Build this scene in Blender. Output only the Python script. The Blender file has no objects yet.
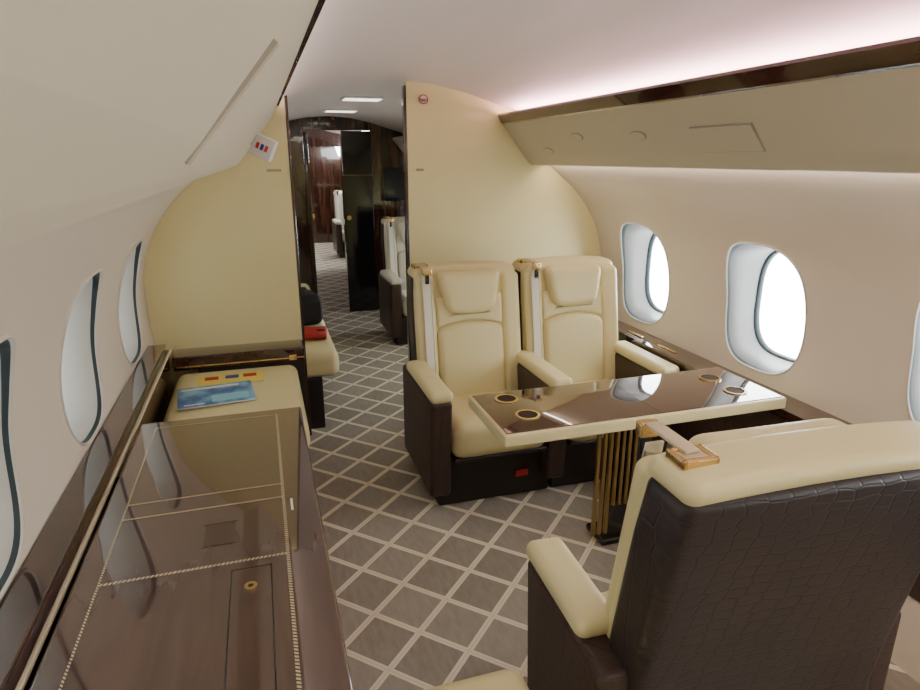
import bpy, math
from mathutils import Vector, Matrix
CX=0.69
S=bpy.context.scene
# ---------------------------------------------------------------- materials
def newmat(name):
    m=bpy.data.materials.new(name); m.use_nodes=True
    nt=m.node_tree; b=nt.nodes['Principled BSDF']
    return m,nt,b
def mat(name,col,rough=.5,metal=0,coat=0,bump=0,bscale=60,var=0,spec=.5,emis=None,estr=0):
    m,nt,b=newmat(name)
    b.inputs['Base Color'].default_value=(*col,1)
    b.inputs['Roughness'].default_value=rough
    b.inputs['Metallic'].default_value=metal
    b.inputs['Coat Weight'].default_value=coat
    b.inputs['Coat Roughness'].default_value=.04
    b.inputs['Specular IOR Level'].default_value=spec
    if emis:
        b.inputs['Emission Color'].default_value=(*emis,1); b.inputs['Emission Strength'].default_value=estr
    tc=nt.nodes.new('ShaderNodeTexCoord')
    if bump or var:
        n=nt.nodes.new('ShaderNodeTexNoise'); n.inputs['Scale'].default_value=bscale; n.inputs['Detail'].default_value=4
        nt.links.new(tc.outputs['Object'],n.inputs['Vector'])
    if bump:
        bp=nt.nodes.new('ShaderNodeBump'); bp.inputs['Strength'].default_value=bump; bp.inputs['Distance'].default_value=.002
        nt.links.new(n.outputs['Fac'],bp.inputs['Height']); nt.links.new(bp.outputs['Normal'],b.inputs['Normal'])
    if var:
        n2=nt.nodes.new('ShaderNodeTexNoise'); n2.inputs['Scale'].default_value=4; n2.inputs['Detail'].default_value=2
        nt.links.new(tc.outputs['Object'],n2.inputs['Vector'])
        mx=nt.nodes.new('ShaderNodeMixRGB'); mx.inputs['Color1'].default_value=(*[c*(1-var) for c in col],1); mx.inputs['Color2'].default_value=(*[min(1,c*(1+var)) for c in col],1)
        nt.links.new(n2.outputs['Fac'],mx.inputs['Fac']); nt.links.new(mx.outputs['Color'],b.inputs['Base Color'])
    return m
def woodmat(name,c1,c2,rough=.12,sc=(9,1.2,9)):
    m,nt,b=newmat(name)
    tc=nt.nodes.new('ShaderNodeTexCoord'); mp=nt.nodes.new('ShaderNodeMapping'); mp.inputs['Scale'].default_value=sc
    n=nt.nodes.new('ShaderNodeTexNoise'); n.inputs['Scale'].default_value=3.0; n.inputs['Detail'].default_value=5; n.inputs['Distortion'].default_value=.5
    r=nt.nodes.new('ShaderNodeValToRGB'); r.color_ramp.elements[0].position=.35; r.color_ramp.elements[1].position=.7
    r.color_ramp.elements[0].color=(*c1,1); r.color_ramp.elements[1].color=(*c2,1)
    nt.links.new(tc.outputs['Object'],mp.inputs['Vector']); nt.links.new(mp.outputs['Vector'],n.inputs['Vector'])
    nt.links.new(n.outputs['Fac'],r.inputs['Fac']); nt.links.new(r.outputs['Color'],b.inputs['Base Color'])
    b.inputs['Roughness'].default_value=rough; b.inputs['Coat Weight'].default_value=1; b.inputs['Coat Roughness'].default_value=.03
    return m
def crocmat(name,col):
    m,nt,b=newmat(name)
    tc=nt.nodes.new('ShaderNodeTexCoord'); sp=nt.nodes.new('ShaderNodeSeparateXYZ'); cb=nt.nodes.new('ShaderNodeCombineXYZ')
    ad=nt.nodes.new('ShaderNodeMath'); ad.operation='ADD'
    nt.links.new(tc.outputs['Object'],sp.inputs[0]); nt.links.new(sp.outputs[0],ad.inputs[0]); nt.links.new(sp.outputs[1],ad.inputs[1])
    nt.links.new(ad.outputs[0],cb.inputs[0]); nt.links.new(sp.outputs[2],cb.inputs[1])
    nz=nt.nodes.new('ShaderNodeTexNoise'); nz.inputs['Scale'].default_value=9; nt.links.new(cb.outputs[0],nz.inputs['Vector'])
    va=nt.nodes.new('ShaderNodeVectorMath'); va.operation='MULTIPLY_ADD'
    va.inputs[1].default_value=(.03,.03,0); nt.links.new(nz.outputs['Color'],va.inputs[0]); nt.links.new(cb.outputs[0],va.inputs[2])
    mp=nt.nodes.new('ShaderNodeMapping'); mp.inputs['Scale'].default_value=(21,40,1); nt.links.new(va.outputs[0],mp.inputs[0])
    vo=nt.nodes.new('ShaderNodeTexVoronoi'); vo.voronoi_dimensions='2D'; vo.feature='DISTANCE_TO_EDGE'; vo.inputs['Scale'].default_value=1; vo.inputs['Randomness'].default_value=.42
    nt.links.new(mp.outputs[0],vo.inputs['Vector'])
    mr=nt.nodes.new('ShaderNodeMapRange'); mr.interpolation_type='SMOOTHSTEP'; mr.inputs['From Min'].default_value=0; mr.inputs['From Max'].default_value=.09
    nt.links.new(vo.outputs['Distance'],mr.inputs['Value'])
    mx=nt.nodes.new('ShaderNodeMixRGB'); mx.inputs['Color1'].default_value=(*[c*.5 for c in col],1); mx.inputs['Color2'].default_value=(*col,1)
    nt.links.new(mr.outputs[0],mx.inputs['Fac']); nt.links.new(mx.outputs['Color'],b.inputs['Base Color'])
    bp=nt.nodes.new('ShaderNodeBump'); bp.inputs['Strength'].default_value=.32; bp.inputs['Distance'].default_value=.002
    nt.links.new(mr.outputs[0],bp.inputs['Height']); nt.links.new(bp.outputs['Normal'],b.inputs['Normal'])
    b.inputs['Roughness'].default_value=.42
    return m
def carpetmat():
    m,nt,b=newmat('carpet_lattice')
    tc=nt.nodes.new('ShaderNodeTexCoord'); mp=nt.nodes.new('ShaderNodeMapping')
    mp.inputs['Rotation'].default_value=(0,0,math.radians(45)); mp.inputs['Scale'].default_value=(1/.182,)*3
    nt.links.new(tc.outputs['Object'],mp.inputs['Vector'])
    sp=nt.nodes.new('ShaderNodeSeparateXYZ'); nt.links.new(mp.outputs[0],sp.inputs[0])
    def M(op,a,bv=None,c=None):
        n=nt.nodes.new('ShaderNodeMath'); n.operation=op
        for i,v in enumerate((a,bv,c)):
            if v is None: continue
            if isinstance(v,(int,float)): n.inputs[i].default_value=v
            else: nt.links.new(v,n.inputs[i])
        return n.outputs[0]
    ds=[]
    for i in (0,1):
        f=M('FRACT',sp.outputs[i]); d=M('ABSOLUTE',M('SUBTRACT',f,.5)); ds.append(d)
    mx=M('MAXIMUM',ds[0],ds[1])
    outer=M('GREATER_THAN',mx,.440)
    inner=M('GREATER_THAN',mx,.490)
    fl=nt.nodes.new('ShaderNodeVectorMath'); fl.operation='FLOOR'; nt.links.new(mp.outputs[0],fl.inputs[0])
    wn=nt.nodes.new('ShaderNodeTexWhiteNoise'); wn.noise_dimensions='2D'; nt.links.new(fl.outputs[0],wn.inputs['Vector'])
    nz=nt.nodes.new('ShaderNodeTexNoise'); nz.inputs['Scale'].default_value=14; nz.inputs['Detail'].default_value=5
    mp2=nt.nodes.new('ShaderNodeMapping'); mp2.inputs['Scale'].default_value=(4,1,1); nt.links.new(tc.outputs['Object'],mp2.inputs[0]); nt.links.new(mp2.outputs[0],nz.inputs['Vector'])
    f=M('MULTIPLY_ADD',wn.outputs['Value'],.4,M('MULTIPLY',nz.outputs['Fac'],.7))
    t=nt.nodes.new('ShaderNodeMixRGB'); t.inputs['Color1'].default_value=(.24,.21,.17,1); t.inputs['Color2'].default_value=(.47,.42,.35,1); nt.links.new(f,t.inputs['Fac'])
    l=nt.nodes.new('ShaderNodeMixRGB'); l.inputs['Color2'].default_value=(.86,.79,.63,1); nt.links.new(outer,l.inputs['Fac']); nt.links.new(t.outputs[0],l.inputs['Color1'])
    k=nt.nodes.new('ShaderNodeMixRGB'); k.inputs['Color2'].default_value=(.74,.67,.53,1); nt.links.new(inner,k.inputs['Fac']); nt.links.new(l.outputs[0],k.inputs['Color1'])
    nt.links.new(k.outputs[0],b.inputs['Base Color']); b.inputs['Roughness'].default_value=.95; b.inputs['Specular IOR Level'].default_value=.1
    n3=nt.nodes.new('ShaderNodeTexNoise'); n3.inputs['Scale'].default_value=350; nt.links.new(tc.outputs['Object'],n3.inputs['Vector'])
    bp=nt.nodes.new('ShaderNodeBump'); bp.inputs['Strength'].default_value=.5; bp.inputs['Distance'].default_value=.003
    nt.links.new(n3.outputs['Fac'],bp.inputs['Height']); nt.links.new(bp.outputs[0],b.inputs['Normal'])
    return m
def panemat():
    m=bpy.data.materials.new('window_pane'); m.use_nodes=True; nt=m.node_tree; nt.nodes.clear()
    o=nt.nodes.new('ShaderNodeOutputMaterial'); t=nt.nodes.new('ShaderNodeBsdfTransparent'); g=nt.nodes.new('ShaderNodeBsdfGlossy'); g.inputs['Roughness'].default_value=.03
    mx=nt.nodes.new('ShaderNodeMixShader'); mx.inputs[0].default_value=.06; t.inputs['Color'].default_value=(.97,.99,1,1)
    nt.links.new(t.outputs[0],mx.inputs[1]); nt.links.new(g.outputs[0],mx.inputs[2]); nt.links.new(mx.outputs[0],o.inputs[0]); return m
def covermat(name,base,c2,sc):
    m,nt,b=newmat(name)
    tc=nt.nodes.new('ShaderNodeTexCoord'); v=nt.nodes.new('ShaderNodeTexNoise'); v.inputs['Scale'].default_value=sc; v.inputs['Detail'].default_value=3
    r=nt.nodes.new('ShaderNodeValToRGB'); r.color_ramp.elements[0].position=.42; r.color_ramp.elements[1].position=.62
    r.color_ramp.elements[0].color=(*base,1); r.color_ramp.elements[1].color=(*c2,1)
    nt.links.new(tc.outputs['Object'],v.inputs['Vector']); nt.links.new(v.outputs['Fac'],r.inputs[0]); nt.links.new(r.outputs[0],b.inputs['Base Color']); b.inputs['Roughness'].default_value=.3
    return m
WALL=mat('sidewall_beige',(.68,.605,.49),.55,bump=.08,bscale=200)
CEIL=mat('ceiling_beige',(.72,.64,.62),.5)
BIN=mat('bin_beige',(.56,.52,.40),.45,bump=.05,bscale=200)
BULK=mat('bulkhead_cream',(.79,.71,.37),.5,bump=.06,bscale=150)
LEA=mat('cream_leather',(.75,.67,.36),.42,bump=.25,bscale=260,var=.05)
LEA2=mat('pale_leather',(.72,.68,.58),.45,bump=.2,bscale=260)
CAP=mat('cream_edge',(.78,.69,.38),.3,coat=.3)
BEAD=mat('cream_bead',(.62,.56,.40),.6)
WOOD=woodmat('mahogany_gloss',(.022,.008,.006),(.075,.026,.017),.1)
WOODT=woodmat('credenza_gloss',(.085,.050,.038),(.105,.064,.048),.05)
WOODTT=woodmat('table_gloss',(.050,.024,.017),(.100,.048,.034),.05,(1.2,9,9))
WOODR=woodmat('red_mahogany',(.026,.010,.006),(.075,.030,.017),.14,(7,7,.7))
BLK=mat('black_gloss',(.008,.007,.007),.15,coat=.5)
BASE=mat('seat_base_dark',(.018,.013,.012),.4)
CROC=crocmat('croc_leather',(.032,.022,.021))
CROCB=crocmat('croc_leather_brown',(.055,.032,.025))
GOLD=mat('brass',(.75,.55,.25),.25,metal=1)
GOLDD=mat('aged_brass',(.42,.30,.13),.35,metal=1)
STRAP=mat('belt_webbing',(.80,.77,.66),.7,bump=.5,bscale=400)
STRAP2=mat('belt_webbing_tan',(.62,.53,.36),.7,bump=.5,bscale=400)
INLAY=mat('inlay_light',(.62,.52,.33),.3,coat=.5)
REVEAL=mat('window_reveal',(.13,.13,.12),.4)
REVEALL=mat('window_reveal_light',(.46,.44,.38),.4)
LIP=mat('window_lip',(.60,.57,.49),.4)
SEAL=mat('window_seal',(.025,.04,.045),.4)
WHITE=mat('white_plastic',(.75,.75,.73),.4)
GREY=mat('grey_gap_or_shade',(.36,.34,.28),.6)
RED=mat('red_fabric',(.5,.02,.02),.6)
FAB=mat('black_fabric',(.012,.012,.014),.7,bump=.4,bscale=200)
BLUE=mat('blue_ink',(.02,.06,.3),.5)
PANE=panemat(); CARPET=carpetmat()
# ---------------------------------------------------------------- mesh helpers
def link(o,parent=None):
    S.collection.objects.link(o)
    if parent: o.parent=parent
    return o
def meshobj(name,vs,fs,m,parent=None,smooth=False):
    me=bpy.data.meshes.new(name); me.from_pydata([tuple(v) for v in vs],[],fs); me.update()
    if m: me.materials.append(m)
    if smooth:
        for p in me.polygons: p.use_smooth=True
    return link(bpy.data.objects.new(name,me),parent)
def empty(name,loc=(0,0,0),rz=0):
    e=bpy.data.objects.new(name,None); e.empty_display_size=.1; e.location=loc; e.rotation_euler=(0,0,rz); return link(e)
def axis(h,r,n):
    i=h-r; a=[i+r*math.tan(math.radians(d)) for d in (15,30,45)] if r>0 else []
    L=[-x for x in reversed(a)]
    k=max(1,n); L+=[-i+2*i*j/k for j in range(k+1)]; return L+a
def rbox(name,x0,x1,y0,y1,z0,z1,m,parent=None,r=.01,n=4,f=None):
    c=((x0+x1)/2,(y0+y1)/2,(z0+z1)/2); h=((x1-x0)/2,(y1-y0)/2,(z1-z0)/2); r=min(r,min(h)*.98)
    A=[axis(hh,r,n) for hh in h]; idx={}; vs=[]; fs=[]
    def vid(i,j,k):
        key=(i,j,k)
        if key not in idx:
            p=[A[0][i],A[1][j],A[2][k]]; q=[max(-(h[t]-r),min(h[t]-r,p[t])) for t in range(3)]
            d=[p[t]-q[t] for t in range(3)]; L=math.sqrt(sum(e*e for e in d)) or 1
            w=[q[t]+d[t]/L*r+c[t] for t in range(3)]
            if f: w=f(*w)
            idx[key]=len(vs); vs.append(w)
        return idx[key]
    N=[len(a)-1 for a in A]
    for i in range(N[0]):
        for j in range(N[1]):
            fs.append((vid(i,j,0),vid(i,j+1,0),vid(i+1,j+1,0),vid(i+1,j,0)))
            fs.append((vid(i,j,N[2]),vid(i+1,j,N[2]),vid(i+1,j+1,N[2]),vid(i,j+1,N[2])))
    for i in range(N[0]):
        for k in range(N[2]):
            fs.append((vid(i,0,k),vid(i+1,0,k),vid(i+1,0,k+1),vid(i,0,k+1)))
            fs.append((vid(i,N[1],k),vid(i,N[1],k+1),vid(i+1,N[1],k+1),vid(i+1,N[1],k)))
    for j in range(N[1]):
        for k in range(N[2]):
            fs.append((vid(0,j,k),vid(0,j,k+1),vid(0,j+1,k+1),vid(0,j+1,k)))
            fs.append((vid(N[0],j,k),vid(N[0],j+1,k),vid(N[0],j+1,k+1),vid(N[0],j,k+1)))
    return meshobj(name,vs,fs,m,parent,True)
def extr(name,pts,y0,y1,m,parent=None,closed=False,smooth=True):
    n=len(pts); vs=[(x,y0,z) for x,z in pts]+[(x,y1,z) for x,z in pts]
    fs=[(i,(i+1)%n,(i+1)%n+n,i+n) for i in range(n if closed else n-1)]
    if closed: fs+=[tuple(range(n))[::-1],tuple(range(n,2*n))]
    return meshobj(name,vs,fs,m,parent,smooth and not closed)
def disc(name,c,r,h,m,parent=None,ax='Z',hole=0,n=32):
    vs=[];fs=[]
    def P(a,rr,t):
        u,v=rr*math.cos(a),rr*math.sin(a)
        p={'Z':(u,v,t),'Y':(u,t,v),'X':(t,u,v)}[ax]; return (c[0]+p[0],c[1]+p[1],c[2]+p[2])
    ri=hole if hole else 0.0001
    for i in range(n):
        a=2*math.pi*i/n; vs+=[P(a,r,0),P(a,r,h),P(a,ri,h),P(a,ri,0)]
    for i in range(n):
        j=(i+1)%n
        for k in range(4): fs.append((i*4+k,j*4+k,j*4+(k+1)%4,i*4+(k+1)%4))
    return meshobj(name,vs,fs,m,parent)
# ---------------------------------------------------------------- cabin section
Wp=[(1.06,-.02),(1.16,.25),(1.235,.5),(1.265,.7),(1.27,.85),(1.255,.97),(1.21,1.12),(1.13,1.25),(1.03,1.36),(.93,1.44),(.86,1.50)]
def wd(z):
    P=Wp
    for i in range(len(P)-1):
        if z<=P[i+1][1] or i==len(P)-2: break
    p0=P[max(0,i-1)];p1=P[i];p2=P[i+1];p3=P[min(len(P)-1,i+2)]
    m1=(p2[0]-p0[0])/(p2[1]-p0[1]); m2=(p3[0]-p1[0])/(p3[1]-p1[1]); H=p2[1]-p1[1]; t=(z-p1[1])/H
    return (2*t**3-3*t*t+1)*p1[0]+(t**3-2*t*t+t)*H*m1+(-2*t**3+3*t*t)*p2[0]+(t**3-t*t)*H*m2
Y0=-1.92; YB=3.35; Y2=6.3; Y3=9.0; YE=12.0
ZW0,ZW1=.56,1.26; ZC=.91
def wall(side,nm,base,PITCH,HA,HB,RV):
    sx=1 if side>0 else -1
    WC=[base+PITCH*k for k in range(-4,5)]
    X=lambda z:CX+sx*wd(z)
    e=empty('wall_'+nm)
    def grid(n,z0,z1,y0,y1,k):
        pts=[(X(z0+(z1-z0)*i/k),z0+(z1-z0)*i/k) for i in range(k+1)]
        extr(n,pts,y0,y1,WALL,e)
    ye=WC[-1]+PITCH/2; ys=WC[0]-PITCH/2
    grid('lower_panel',-.02,ZW0,Y0,YE,14); grid('upper_panel',ZW1,1.50,Y0,YE,16); grid('end_panel',ZW0,ZW1,ye,YE,20)
    if ys>Y0: grid('start_panel',ZW0,ZW1,Y0,ys,20)
    for wi,yc in enumerate(WC):
        N=72;M=8
        angs=[2*math.pi*i/N for i in range(N)]
        h=PITCH/2; zl,zh=ZC-ZW0,ZW1-ZC
        rect=[];hole=[]
        for a in angs:
            c,s=math.cos(a),math.sin(a)
            q=3.1
            rr=(abs(c/HA)**q+abs(s/HB)**q)**(-1/q); hole.append((rr*c,rr*s))
            t=1/max(abs(c),abs(s)); u,v=c*t,s*t
            rect.append((u*h, v*(zh if v>0 else zl)))
        vs=[];fs=[]
        for j in range(M+1):
            t=j/M
            for i in range(N):
                y=hole[i][0]*(1-t)+rect[i][0]*t; z=hole[i][1]*(1-t)+rect[i][1]*t
                vs.append((X(ZC+z),yc+y,ZC+z))
        for j in range(M):
            for i in range(N):
                k=(i+1)%N; fs.append((j*N+i,j*N+k,(j+1)*N+k,(j+1)*N+i))
        meshobj('bay_panel_%d'%wi,vs,fs,WALL,e,True)
        w=empty(('window_%s_%d')%(nm,wi+1))
        def ring_strip(name,specs,m):
            vs=[];fs=[]
            for s,dp in specs:
                for i in range(N):
                    y,z=hole[i][0]*s,hole[i][1]*s
                    base=X(ZC+z)*(1-min(1,dp/.1))+ (CX+sx*1.262)*min(1,dp/.1)
                    vs.append((base+sx*dp,yc+y,ZC+z))
            for j in range(len(specs)-1):
                for i in range(N):
                    k=(i+1)%N; fs.append((j*N+i,j*N+k,(j+1)*N+k,(j+1)*N+i))
            return meshobj(name,vs,fs,m,w,True)
        ring_strip('lip',[(1.0,0),(1.01,-.005),(1.02,-.006),(1.03,0.0)],LIP)
        ring_strip('seal',[(1.0,0),(.993,.004),(.985,.012)],SEAL)
        ring_strip('reveal',[(.985,.012),(.955,.03),(.93,.07),(.905,.12),(.89,.135)],RV)
        ring_strip('frame',[(.89,.135),(.86,.138),(.85,.16)],SEAL)
        vs=[(CX+sx*(1.262+.15),yc+p[0]*.86,ZC+p[1]*.86) for p in hole]
        meshobj('pane',vs,[tuple(range(N))],PANE,w)
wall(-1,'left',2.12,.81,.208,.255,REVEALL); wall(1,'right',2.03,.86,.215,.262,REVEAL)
meshobj('floor',[(CX-1.12,Y0,0),(CX+1.12,Y0,0),(CX+1.12,YE,0),(CX-1.12,YE,0)],[(0,1,2,3)],CARPET)
def ch(d):
    d=abs(d); P=[(0,1.885),(.2,1.873),(.4,1.832),(.54,1.79),(.66,1.755),(.76,1.72)]
    for i in range(len(P)-1):
        if d<=P[i+1][0]:
            t=(d-P[i][0])/(P[i+1][0]-P[i][0]); return P[i][1]*(1-t)+P[i+1][1]*t
    return P[-1][1]
cp=[(CX+.76*i/20,ch(.76*i/20)+ (0.0)) for i in range(-20,21)]
extr('ceiling',cp,Y0,YE,CEIL)
# overhead bins
def bin_(side,nm):
    s=side
    face=[(.60,1.683),(.625,1.655),(.66,1.613),(.70,1.562),(.735,1.516),(.764,1.483),(.777,1.470),(.789,1.467),(.80,1.472),(.83,1.484)]
    e=empty('overhead_bin_'+nm)
    prof=[(CX+s*d,z) for d,z in face]+[(CX+s*d,z) for d,z in [(.93,1.485),(.86,1.66),(.74,1.78),(.705,1.76),(.70,1.705),(.605,1.70)]]
    o=extr('bin_body',prof,Y0,Y2-.01,BIN,e,closed=True)
    tr=[(.602,1.680),(.592,1.684),(.572,1.722),(.576,1.732),(.590,1.732),(.608,1.70)]
    extr('trim_wood',[(CX+s*d,z) for d,z in tr],Y0,YB-.01,WOOD,e,closed=True)
    return e
bl=bin_(-1,'left'); br=bin_(1,'right')
def binpt(s,t,off=0):
    a=(.60,1.683); b=(.764,1.483); nx,nz=-(a[1]-b[1]),-(b[0]-a[0]); L=math.hypot(nx,nz); nx/=L;nz/=L
    d=a[0]+(b[0]-a[0])*t+nx*(off); z=a[1]+(b[1]-a[1])*t+nz*(off)
    return CX+s*d,z
def binplate(name,s,t0,t1,y0,y1,th,m,parent,skew=0):
    vs=[]
    for y in (y0,y1):
        for t,o in ((t0,-.008),(t1,-.008),(t1,th),(t0,th)):
            x,z=binpt(s,t,o); vs.append((x,y+skew*(t-t0),z))
    fs=[(0,1,2,3),(7,6,5,4),(0,4,5,1),(1,5,6,2),(2,6,7,3),(3,7,4,0)]
    return meshobj(name,vs,fs,m,parent)
binplate('oxygen_panel_gap',1,.42,.80,1.55,1.83,.0035,GREY,br); binplate('oxygen_panel',1,.432,.788,1.554,1.826,.0055,BIN,br)
binplate('latch_recess',-1,.38,.93,.665,.720,.003,GREY,bl,-.04); binplate('latch_plate',-1,.385,.925,.667,.717,.0055,BIN,bl,-.04)
def ell_on_bin(name,s,t,y,ra,rb,th,m,p):
    vs=[];n=24
    a=binpt(s,t); b=binpt(s,t+.1); L=math.hypot(b[0]-a[0],b[1]-a[1])/.1
    for o in (-.008,th):
        for i in range(n):
            A=2*math.pi*i/n; x,z=binpt(s,t+rb*math.sin(A)/L,o); vs.append((x,y+ra*math.cos(A),z))
    fs=[(i,(i+1)%n,(i+1)%n+n,i+n) for i in range(n)]+[tuple(range(n)),tuple(range(2*n-1,n-1,-1))]
    meshobj(name,vs,fs,m,p)
for y,t,ra in ((3.0,.72,.055),(2.62,.45,.05),(2.15,.50,.05)):
    ell_on_bin('reading_lamp_ring',1,t,y,ra+.003,.021,.002,GREY,br); ell_on_bin('reading_lamp_face',1,t,y,ra,.018,.004,BIN,br)
# bulkheads
def bulk(name,xa,xb,y0,y1,m,zbot=0):
    n=40
    lo,hi=xa,xb
    def topz(x):
        d=abs(x-CX)
        if d<=.74: return ch(d)+.001
        z=1.55
        while z>0 and wd(min(z,1.5))<d: z-=.004
        return z
    def botz(x):
        d=abs(x-CX); z=0
        while wd(z)<d and z<.85: z+=.004
        return z
    xs=[lo+(hi-lo)*i/n for i in range(n+1)]
    tp=[(x,topz(x)) for x in xs]; bt=[(x,max(zbot,botz(x)*.999)) for x in xs]
    return extr(name,bt+tp[::-1],y0,y1,m,closed=True)
dl=CX-1.262; dr=CX+1.262
XL,XR=.16,.765
bulk('wall_bulkhead_left',dl,XL,YB,YB+.04,BULK)
bulk('wall_bulkhead_right',XR,dr,YB,YB+.04,BULK)
def cbox(name,x0,x1,y0,y1,z0,z1,m,parent=None,r=.004): return rbox(name,x0,x1,y0,y1,z0,z1,m,parent,r,1)
cbox('trim_1',XR-.014,XR,YB-.004,YB+.05,0,1.86,WOODR); cbox('trim_2',XL,XL+.014,YB-.004,YB+.05,0,1.80,WOODR)
bulk('wall_bulkhead_aft_left',dl,.44,Y2,Y2+.05,WOODR); bulk('wall_bulkhead_aft_right',1.08,dr,Y2,Y2+.05,WOODR)
bulk('wall_bulkhead_header',.44,1.08,Y2,Y2+.05,WOODR,zbot=1.76)
bulk('wall_bulkhead_end_left',dl,.66,Y3,Y3+.05,WOODR); bulk('wall_bulkhead_end_right',1.12,dr,Y3,Y3+.05,WOODR)
bulk('wall_bulkhead_end_header',.66,1.12,Y3,Y3+.05,WOODR,zbot=1.66)
bulk('wall_end',dl,dr,YE-.03,YE,WOODR); bulk('wall_rear',dl,dr,Y0,Y0+.03,BULK)
d=empty('door_1'); cbox('slab',.79,1.075,Y2-.045,Y2-.005,.005,1.755,BLK,d); disc('handle',(.83,Y2-.06,.95),.022,.015,GOLD,d,'Y'); cbox('kick_rail',.79,1.075,Y2-.05,Y2-.04,1.35,1.353,GOLD,d,.001)
d=empty('door_2'); cbox('slab',.445,.49,Y2+.055,Y2+.38,.005,1.75,WOODR,d); disc('handle',(.493,Y2+.12,.95),.03,.02,GOLD,d,'X')
c=empty('galley_cabinet'); cbox('body',-.15,.46,Y2+.42,Y3-.01,0,1.45,WOODR,c); cbox('door_panel',-.12,.43,Y2+.405,Y2+.42,.1,1.4,WOOD,c); cbox('handle',.39,.40,Y2+.39,Y2+.407,.8,.95,GOLD,c,.002)
c=empty('galley_counter'); cbox('body',1.12,1.7,Y2+.06,Y3-.01,0,.86,WOODR,c); cbox('countertop',1.11,1.71,Y2+.055,Y3-.012,.86,.89,BLK,c); cbox('upper_locker',1.13,1.6,Y2+.06,Y3-.02,.89,1.42,WOODR,c)
c=empty('aft_wardrobe'); cbox('body',-.15,.30,5.75,6.28,0,1.44,WOODR,c); cbox('door_panel',-.12,.27,5.735,5.75,.08,1.38,WOOD,c); cbox('handle',.24,.255,5.72,5.736,.9,1.05,GOLD,c,.002)
tv=empty('wall_monitor'); cbox('body',1.17,1.45,Y2-.05,Y2-.002,1.10,1.42,BLK,tv); cbox('screen',1.185,1.435,Y2-.054,Y2-.049,1.115,1.405,mat('screen_black',(.01,.012,.02),.1),tv,.001)
# signs
sg=empty('no_smoking_sign'); disc('plate',(.855,YB-.004,1.795),.026,.004,WHITE,sg,'Y'); disc('ring',(.855,YB-.006,1.795),.024,.003,RED,sg,'Y',hole=.019)
cbox('bar',.838,.872,YB-.007,YB-.004,1.793,1.797,RED,sg,.0005); cbox('cigarette',.845,.865,YB-.0065,YB-.004,1.785,1.789,BLK,sg,.0005)
PLQ=mat('brass_plate',(.4,.35,.2),.4)
cbox('placard',.81,.85,YB-.004,YB,1.44,1.452,PLQ,None,.001)
cbox('placard',.05,.12,YB-.004,YB,1.44,1.452,PLQ,None,.001)
es=empty('exit_sign',(.035,2.72,1.545)); es.rotation_euler=(0,math.radians(25),math.radians(-15))
cbox('housing',-.04,.045,-.02,.02,-.042,.042,WHITE,es,.006)
cbox('letter_E',-.024,-.012,-.0225,-.0195,-.012,.012,RED,es,.001); cbox('letter_X',-.006,.006,-.0225,-.0195,-.012,.012,BLUE,es,.001); cbox('letter_I',.012,.024,-.0225,-.0195,-.012,.012,RED,es,.001)
cbox('arm',-.08,-.035,-.01,.01,-.012,.012,WHITE,es,.004)
# ---------------------------------------------------------------- side ledges
def wallbox(name,xin,side,y0,y1,z0,z1,m,parent,k=8):
    pts=[(xin,z0),(xin,z1)]+[(CX+side*(wd(z1-(z1-z0)*i/k)-.003),z1-(z1-z0)*i/k) for i in range(k+1)]
    return extr(name,pts,y0,y1,m,parent,closed=True)
e=empty('side_ledge_right')
XLr=1.808
wallbox('body',XLr+.015,1,Y0+.03,YB-.002,0.2,.565,CROCB,e); wallbox('top',XLr,1,Y0+.03,YB-.002,.565,.60,WOOD,e)
for y in (2.80,2.52):
    cbox('brass_bar',XLr+.045,XLr+.060,y-.08,y+.06,.6,.606,GOLD,e,.002)
    cbox('lid_gap',XLr+.030,XLr+.032,y-.12,y+.12,.6,.6012,INLAY,e,.0005)
e=empty('side_ledge_left')
wallbox('body',-.478,-1,Y0+.03,3.185,.36,.615,WOOD,e); wallbox('top',-.488,-1,Y0+.03,3.185,.615,.643,WOOD,e)
cbox('cream_bead',-.477,-.466,Y0+.05,3.18,.607,.618,BEAD,e,.003)
e=empty('end_cabinet'); cbox('body',-.36,.155,3.2,YB-.001,0,.50,BASE,e); cbox('top',-.47,.16,3.19,YB-.001,.50,.57,WOOD,e,.008); cbox('brass_line',-.46,.155,3.186,3.191,.515,.522,GOLD,e,.001); cbox('clasp',.08,.12,3.182,3.192,.505,.535,GOLD,e,.004)
# ---------------------------------------------------------------- credenza
e=empty('credenza'); ZT=.62; CY1=2.24
cbox('body',-.36,.055,-.9,CY1-.03,0,ZT-.035,WOOD,e,.006); rbox('top',-.455,.085,-.93,CY1,ZT-.035,ZT,WOODT,e,.008,2)
def inl(name,x0,x1,y0,y1,m=INLAY): cbox(name,x0,x1,y0,y1,ZT-.001,ZT+.0008,m,e,.0004)
def rope(name,x0,y0,x1,y1,w=.009):
    L=math.hypot(x1-x0,y1-y0); n=int(L/.009); ux,uy=(x1-x0)/L,(y1-y0)/L; vs=[];fs=[]
    for i in range(n):
        t=i*L/n
        def P(a,b): return (x0+ux*(t+a)-uy*b, y0+uy*(t+a)+ux*b, ZT+.0012)
        k=len(vs); vs+=[P(0,-w/2),P(.0055,-w/2),P(.0095,w/2),P(.004,w/2)]; fs.append((k,k+1,k+2,k+3))
    meshobj(name,vs,fs,INLAY,e)
rope('inlay_front',-.005,-.8,-.005,2.18,.008); rope('inlay_far',-.40,2.18,-.005,2.18,.005); rope('inlay_wall',-.40,-.8,-.40,2.18,.005)
rope('inlay_cross_1',-.40,1.66,-.005,1.66,.007); rope('inlay_cross_2',-.40,1.585,-.005,1.585,.007); rope('inlay_cross_3',-.40,1.32,-.005,1.32,.008)
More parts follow.
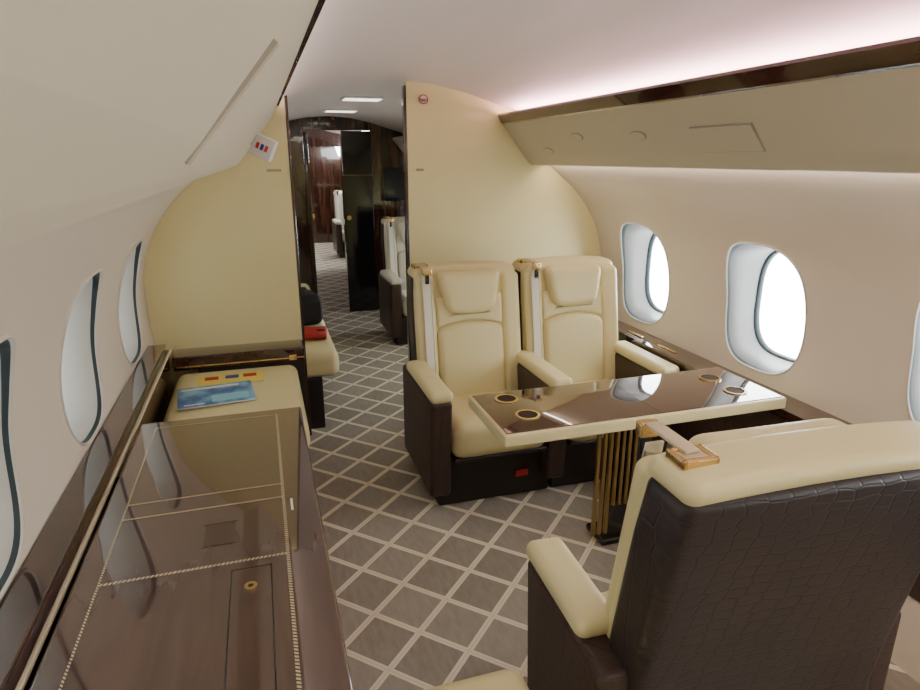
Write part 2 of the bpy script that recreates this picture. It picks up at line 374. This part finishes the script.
inl('leaf_gap',-.130,-.127,-.8,1.29,BLK); inl('leaf_gap_2',-.045,-.042,-.8,1.29,BLK); inl('leaf_gap_3',-.13,-.042,1.288,1.291,BLK)
inl('hatch_gap_a',-.20,-.12,1.50,1.502,BLK); inl('hatch_gap_b',-.20,-.12,1.40,1.402,BLK); inl('hatch_plate',-.195,-.125,1.404,1.498,mat('hatch_brown',(.09,.06,.045),.25))
for y in (1.22,.87): disc('latch_ring',(-.087,y,ZT),.014,.004,GOLD,e,hole=.006); disc('latch_pin',(-.087,y,ZT),.006,.003,BLK,e)
inl('label',.012,.018,1.51,1.57,WHITE)
e=empty('side_seat'); cbox('base',-.35,.09,2.36,3.17,0,.36,CROCB,e,.01)
def puff(cx,cy,hx,hy,amt,zt):
    def f(x,y,z):
        if z>zt: z+=amt*max(0,1-((x-cx)/hx)**2)*max(0,1-((y-cy)/hy)**2)
        return (x,y,z)
    return f
rbox('cushion',-.455,.115,2.33,3.18,.37,.495,LEA,e,.045,10,puff(-.16,2.75,.3,.43,.012,.45))
m1=empty('magazine',(-.25,2.76,.512),math.radians(6)); rbox('pages',-.155,.155,-.13,.12,0,.006,WHITE,m1,.001,1); cbox('cover',-.155,.155,-.13,.12,.005,.0065,covermat('cover_blue',(.02,.12,.38),(.2,.5,.72),9),m1,.0003)
cbox('title_band',-.14,.1,.075,.10,.006,.0072,WHITE,m1,.0003); cbox('photo_block',-.02,.13,-.10,-.02,.006,.007,mat('teal_print',(.25,.6,.75),.3),m1,.0003); cbox('caption',-.13,-.05,-.11,-.10,.006,.007,WHITE,m1,.0003)
m2=empty('magazine',(-.19,2.94,.507),math.radians(2)); rbox('pages',-.15,.14,-.05,.10,0,.004,WHITE,m2,.001,1); cbox('cover',-.15,.14,-.05,.10,.003,.005,mat('cover_yellow',(.8,.65,.1),.3),m2,.0003)
for i,(a,b_,c_) in enumerate(((-.12,-.06,RED),(-.03,.03,BLUE),(.05,.11,RED))): cbox('picture_%d'%i,a,b_,.03,.075,.004,.0056,c_,m2,.0003)
# ---------------------------------------------------------------- seats
def seat(name,loc,rz,arms=(1,1),strap=-1,LE=LEA,CR=CROC,CB=CROCB,armf=-.33,rear=.25,W=1.0):
    e=empty(name,loc,rz); K=.17
    def dz(z): return z-.03*max(0,min(1,(z-.6)/.4))
    def lean(x,y,z): return (x,y+K*max(0,z-.4),dz(z))
    def rb(nm,x0,x1,*a,**k): return rbox(nm,x0*W,x1*W,*a,**k)
    rb('base',-.27,.27,-.24,.24,.0,.25,BASE,e,r=.012,n=2)
    def cf(x,y,z):
        if z>.36: z+=.014*max(0,1-(x/.22/W)**2)*max(0,1-(y/.3)**2)
        return (x,y,z-.05*(y+.3)*(1 if z>.3 else 0))
    cfy=max(-.325,armf+.005)
    rb('seat_cushion',-.222,.222,cfy,.20,.245,.415,LE,e,r=.055,n=10,f=cf)
    rb('seat_piping',-.218,.218,cfy+.007,.2,.24,.262,BASE,e,r=.01,n=2)
    def sh(x,y,z):
        t=max(0,(z-.8)/.2); return lean(x*(1-.03*t*t),y,z)
    rb('back_shell',-.272,.272,.115,rear,.22,1.0,CR,e,r=.03,n=6,f=sh)
    def topc(x,y,z):
        if z>.97: z+=.012*(1-(x/.26/W)**2)
        return sh(x,y,z)
    rb('back_surround',-.264,.264,.085,.15,.38,1.02,LE,e,r=.03,n=8,f=topc)
    rb('top_cap',-.270,.270,.105,rear-.002,.978,1.03,LE,e,r=.025,n=8,f=topc)
    for s in (-1,1):
        rb('side_bolster_%d'%(s+2),min(s*.165,s*.262),max(s*.165,s*.262),.062,.13,.36,1.005,LE,e,r=.03,n=6,f=lean)
    def lum(x,y,z):
        if z>.70: z+=.035*(1-(x/.165/W)**2)
        y-=.012*max(0,1-(x/.17/W)**2)
        return lean(x,y,z)
    rb('lumbar_panel',-.167,.167,.055,.13,.37,.73,LE,e,r=.03,n=8,f=lum)
    def up(x,y,z):
        if z<.80: z+=.035*(1-(x/.165/W)**2)
        return lean(x,y,z)
    rb('upper_panel',-.167,.167,.068,.13,.735,.90,LE,e,r=.015,n=8,f=up)
    def head(x,y,z):
        t=(1.03-z)/.2; x*=1-.25*max(0,t)**1.5
        if z<.87: z-=.02*(1-(x/.14/W)**2)
        return lean(x,y,z)
    rb('headrest',-.158,.158,.025,.17,.825,1.022,LE,e,r=.04,n=8,f=head)
    for s,on in ((-1,arms[0]),(1,arms[1])):
        if not on: continue
        a,b=(s*(.228),s*(.320)); a,b=min(a,b),max(a,b); sh_=s*(.32*W-.32) 
        def af(x,y,z):
            return (x, y+ (.03*(.53-z)/.4 if y<-.1 else 0), z)
        rbox('arm_panel_%d'%(s+2),a+sh_,b+sh_,armf,.24,.08,.535,CB,e,.018,4,af)
        rbox('arm_cap_%d'%(s+2),a-.004+sh_,b+.004+sh_,armf-.008,.14,.53,.583,LE,e,.024,4)
    sx=strap*.215*W
    rbox('belt_strap',sx-.019,sx+.019,.046,.054,.44,1.015,STRAP,e,.002,8,lean)
    rbox('belt_shade',sx+.019,sx+.024,.052,.058,.44,1.0,GREY,e,.001,8,lean)  # grey strip painted as the shaded side of the strap
    bz=1.011; yc=.268
    rbox('belt_over_top',sx-.015,sx+.015,.14,yc,1.012,1.021,STRAP2,e,.003,2)
    for nm,(a,b,c_,d_) in {'l':(-.036,-.024,-.028,.028),'r':(.024,.036,-.028,.028),'f':(-.036,.036,-.028,-.017),'b':(-.036,.036,.017,.028)}.items():
        rbox('belt_bezel_'+nm,sx+a,sx+b,yc+c_,yc+d_,bz-.012,bz+.006,GOLD,e,.004,2)
    rbox('belt_slot',sx-.028,sx+.028,yc-.02,yc+.02,bz-.012,bz+.001,STRAP2,e,.002,2)
    rbox('belt_tongue',sx-.022,sx+.022,.115,.14,.985,1.018,GOLD,e,.006,2)
    rbox('belt_keeper',sx-.010,sx+.010,.118,.13,.945,.985,BLK,e,.003,2)
    rbox('belt_lap_buckle',sx-.016,sx+.016,.030,.05,.44,.50,GOLD,e,.004,2)
    return e
seat('cabin_seat',(.925,2.64,0),0,(1,1),-1)
seat('cabin_seat',(1.475,2.64,0),0,(0,1),-1)
s3=seat('cabin_seat',(.937,1.07,0),math.pi-.04,(1,1),1,armf=-.17,W=1.17)
seat('cabin_seat',(1.27,5.2,0),0,(1,1),-1,LE=LEA2)
seat('cabin_seat',(1.42,10.2,0),0,(1,1),-1,LE=LEA2)
cbox('red_seat_tag',1.02,1.08,2.385,2.399,.10,.13,RED,None,.002)
e=empty('ottoman'); cbox('base',.18,.43,.62,1.0,0,.36,CROCB,e,.02); rbox('cushion',.16,.46,.6,1.03,.36,.455,LEA,e,.045,8,puff(.31,.8,.14,.22,.01,.42))
# ---------------------------------------------------------------- dining table
e=empty('dining_table'); TX0,TX1,TY0,TY1,TZ=.68,1.795,1.69,2.065,.66
rbox('edge_band',TX0,TX1,TY0,TY1,TZ-.045,TZ-.003,CAP,e,.006,2)
cbox('wood_top',TX0+.012,TX1-.01,TY0+.012,TY1-.012,TZ-.006,TZ,WOODTT,e,.002)
cbox('fold_seam',1.26,1.263,TY0+.012,TY1-.012,TZ-.001,TZ+.0006,BLK,e,.0003)
CW=mat('cup_well',(.05,.035,.025),.7,spec=.1)
for x,y in ((.80,1.98),(.815,1.82),(1.66,1.95),(1.655,1.80)):
    disc('cupholder_ring',(x,y,TZ),.043,.004,GOLD,e,hole=.034); disc('cupholder_well',(x,y,TZ),.034,.0012,CW,e)
cbox('column',1.22,1.42,1.93,1.99,.03,TZ-.045,BLK,e,.01); cbox('foot',1.20,1.44,1.91,2.05,0,.03,BLK,e,.01)
for i in range(7): cbox('brass_slat_%d'%i,1.150+i*.027,1.166+i*.027,1.91,1.925,.06+ (0 if i<3 else .12),TZ-.045,GOLDD,e,.004)
cbox('slat_rail',1.145,1.335,1.905,1.93,TZ-.06,TZ-.045,GOLDD,e,.003)
# ---------------------------------------------------------------- next section divan
e=empty('divan'); cbox('base',-.34,.26,3.43,5.6,0,.31,BASE,e,.01)
for i in range(3): rbox('seat_cushion_%d'%i,-.42,.36,3.41+i*.73,4.13+i*.73,.31,.46,LEA,e,.05,6)
for i in range(3): rbox('back_cushion_%d'%i,-.45,-.26,3.41+i*.73,4.13+i*.73,.46,.85,LEA,e,.06,6)
e=empty('black_bag',(.22,4.15,.462),.2); rbox('body',-.12,.10,-.14,.14,0,.2,FAB,e,.05,5); rbox('flap',-.10,.08,-.145,-.12,.04,.16,FAB,e,.01,2)
rbox('handle',-.05,.03,-.02,.02,.19,.235,FAB,e,.015,3)
e=empty('red_pouch',(.25,3.78,.462),-.1); rbox('body',-.08,.08,-.11,.11,0,.035,RED,e,.015,3); rbox('zip',-.07,.07,-.112,-.108,.014,.02,BLK,e,.001,1)
rbox('tag',.02,.07,-.02,.02,.033,.038,FAB,e,.002,1)
FILL=mat('fill_lens',(.9,.9,.9),.4,emis=(1,.92,.82),estr=22)
LAMP2=mat('lamp_lens_dim',(.9,.9,.9),.4,emis=(1,.93,.85),estr=2.5)
for i,(x,y) in enumerate(((.69,4.3),(.69,5.4),(.69,7.5),(.9,10.3),(.5,-.2),(.9,-.2),(.69,-1.2),(.8,.6))):  # last four are fill panels added out of view, above and behind the camera
    e=empty('ceiling_lamp_or_fill'); z=ch(abs(x-CX)+.1)
    cbox('rim',x-.13,x+.13,y-.09,y+.09,z-.012,z+.02,WHITE,e,.006); cbox('lens',x-.115,x+.115,y-.075,y+.075,z-.016,z-.011,FILL if i>3 else LAMP2,e,.001)
# ---------------------------------------------------------------- lights
def area(name,loc,dirv,sx,sy,en,col):
    l=bpy.data.lights.new(name,'AREA'); l.shape='RECTANGLE'; l.size=sx; l.size_y=sy; l.energy=en; l.color=col
    o=bpy.data.objects.new(name,l); o.location=loc
    z=-Vector(dirv).normalized(); y=Vector((0,1,0)); x=y.cross(z).normalized()
    o.rotation_euler=Matrix((x,y,z)).transposed().to_euler(); S.collection.objects.link(o)
area('cove_light_upper_right',(CX+.655,(Y0+YB)/2,1.712),(-.3,0,1),.05,YB-Y0-.1,28,(1,.61,.66))
area('cove_light_upper_left',(CX-.655,(Y0+YB)/2,1.712),(.3,0,1),.05,YB-Y0-.1,13,(1,.86,.78))
area('cove_light_lower_right',(CX+.85,(Y0+YB)/2,1.478),(.5,0,-1),.03,YB-Y0-.1,11,(1,.78,.70))
# world
w=bpy.data.worlds.new('sky'); S.world=w; w.use_nodes=True; nt=w.node_tree; bg=nt.nodes['Background']
tc=nt.nodes.new('ShaderNodeTexCoord'); sp=nt.nodes.new('ShaderNodeSeparateXYZ'); nt.links.new(tc.outputs['Generated'],sp.inputs[0])
mr=nt.nodes.new('ShaderNodeMapRange'); mr.inputs['From Min'].default_value=-.4; mr.inputs['From Max'].default_value=.4; nt.links.new(sp.outputs[0],mr.inputs['Value'])
mx=nt.nodes.new('ShaderNodeMixRGB'); mx.inputs['Color1'].default_value=(.13,.14,.145,1); mx.inputs['Color2'].default_value=(.95,.985,1.0,1); nt.links.new(mr.outputs[0],mx.inputs['Fac'])
nt.links.new(mx.outputs[0],bg.inputs['Color']); bg.inputs['Strength'].default_value=21
# ---------------------------------------------------------------- camera
cam=bpy.data.cameras.new('camera'); co=bpy.data.objects.new('camera',cam); S.collection.objects.link(co); S.camera=co
cam.sensor_width=36; cam.lens=625/920*36; cam.clip_start=.02
co.location=(0,0,1.5); co.rotation_euler=(math.radians(90-16.57),0,math.radians(-17.45))
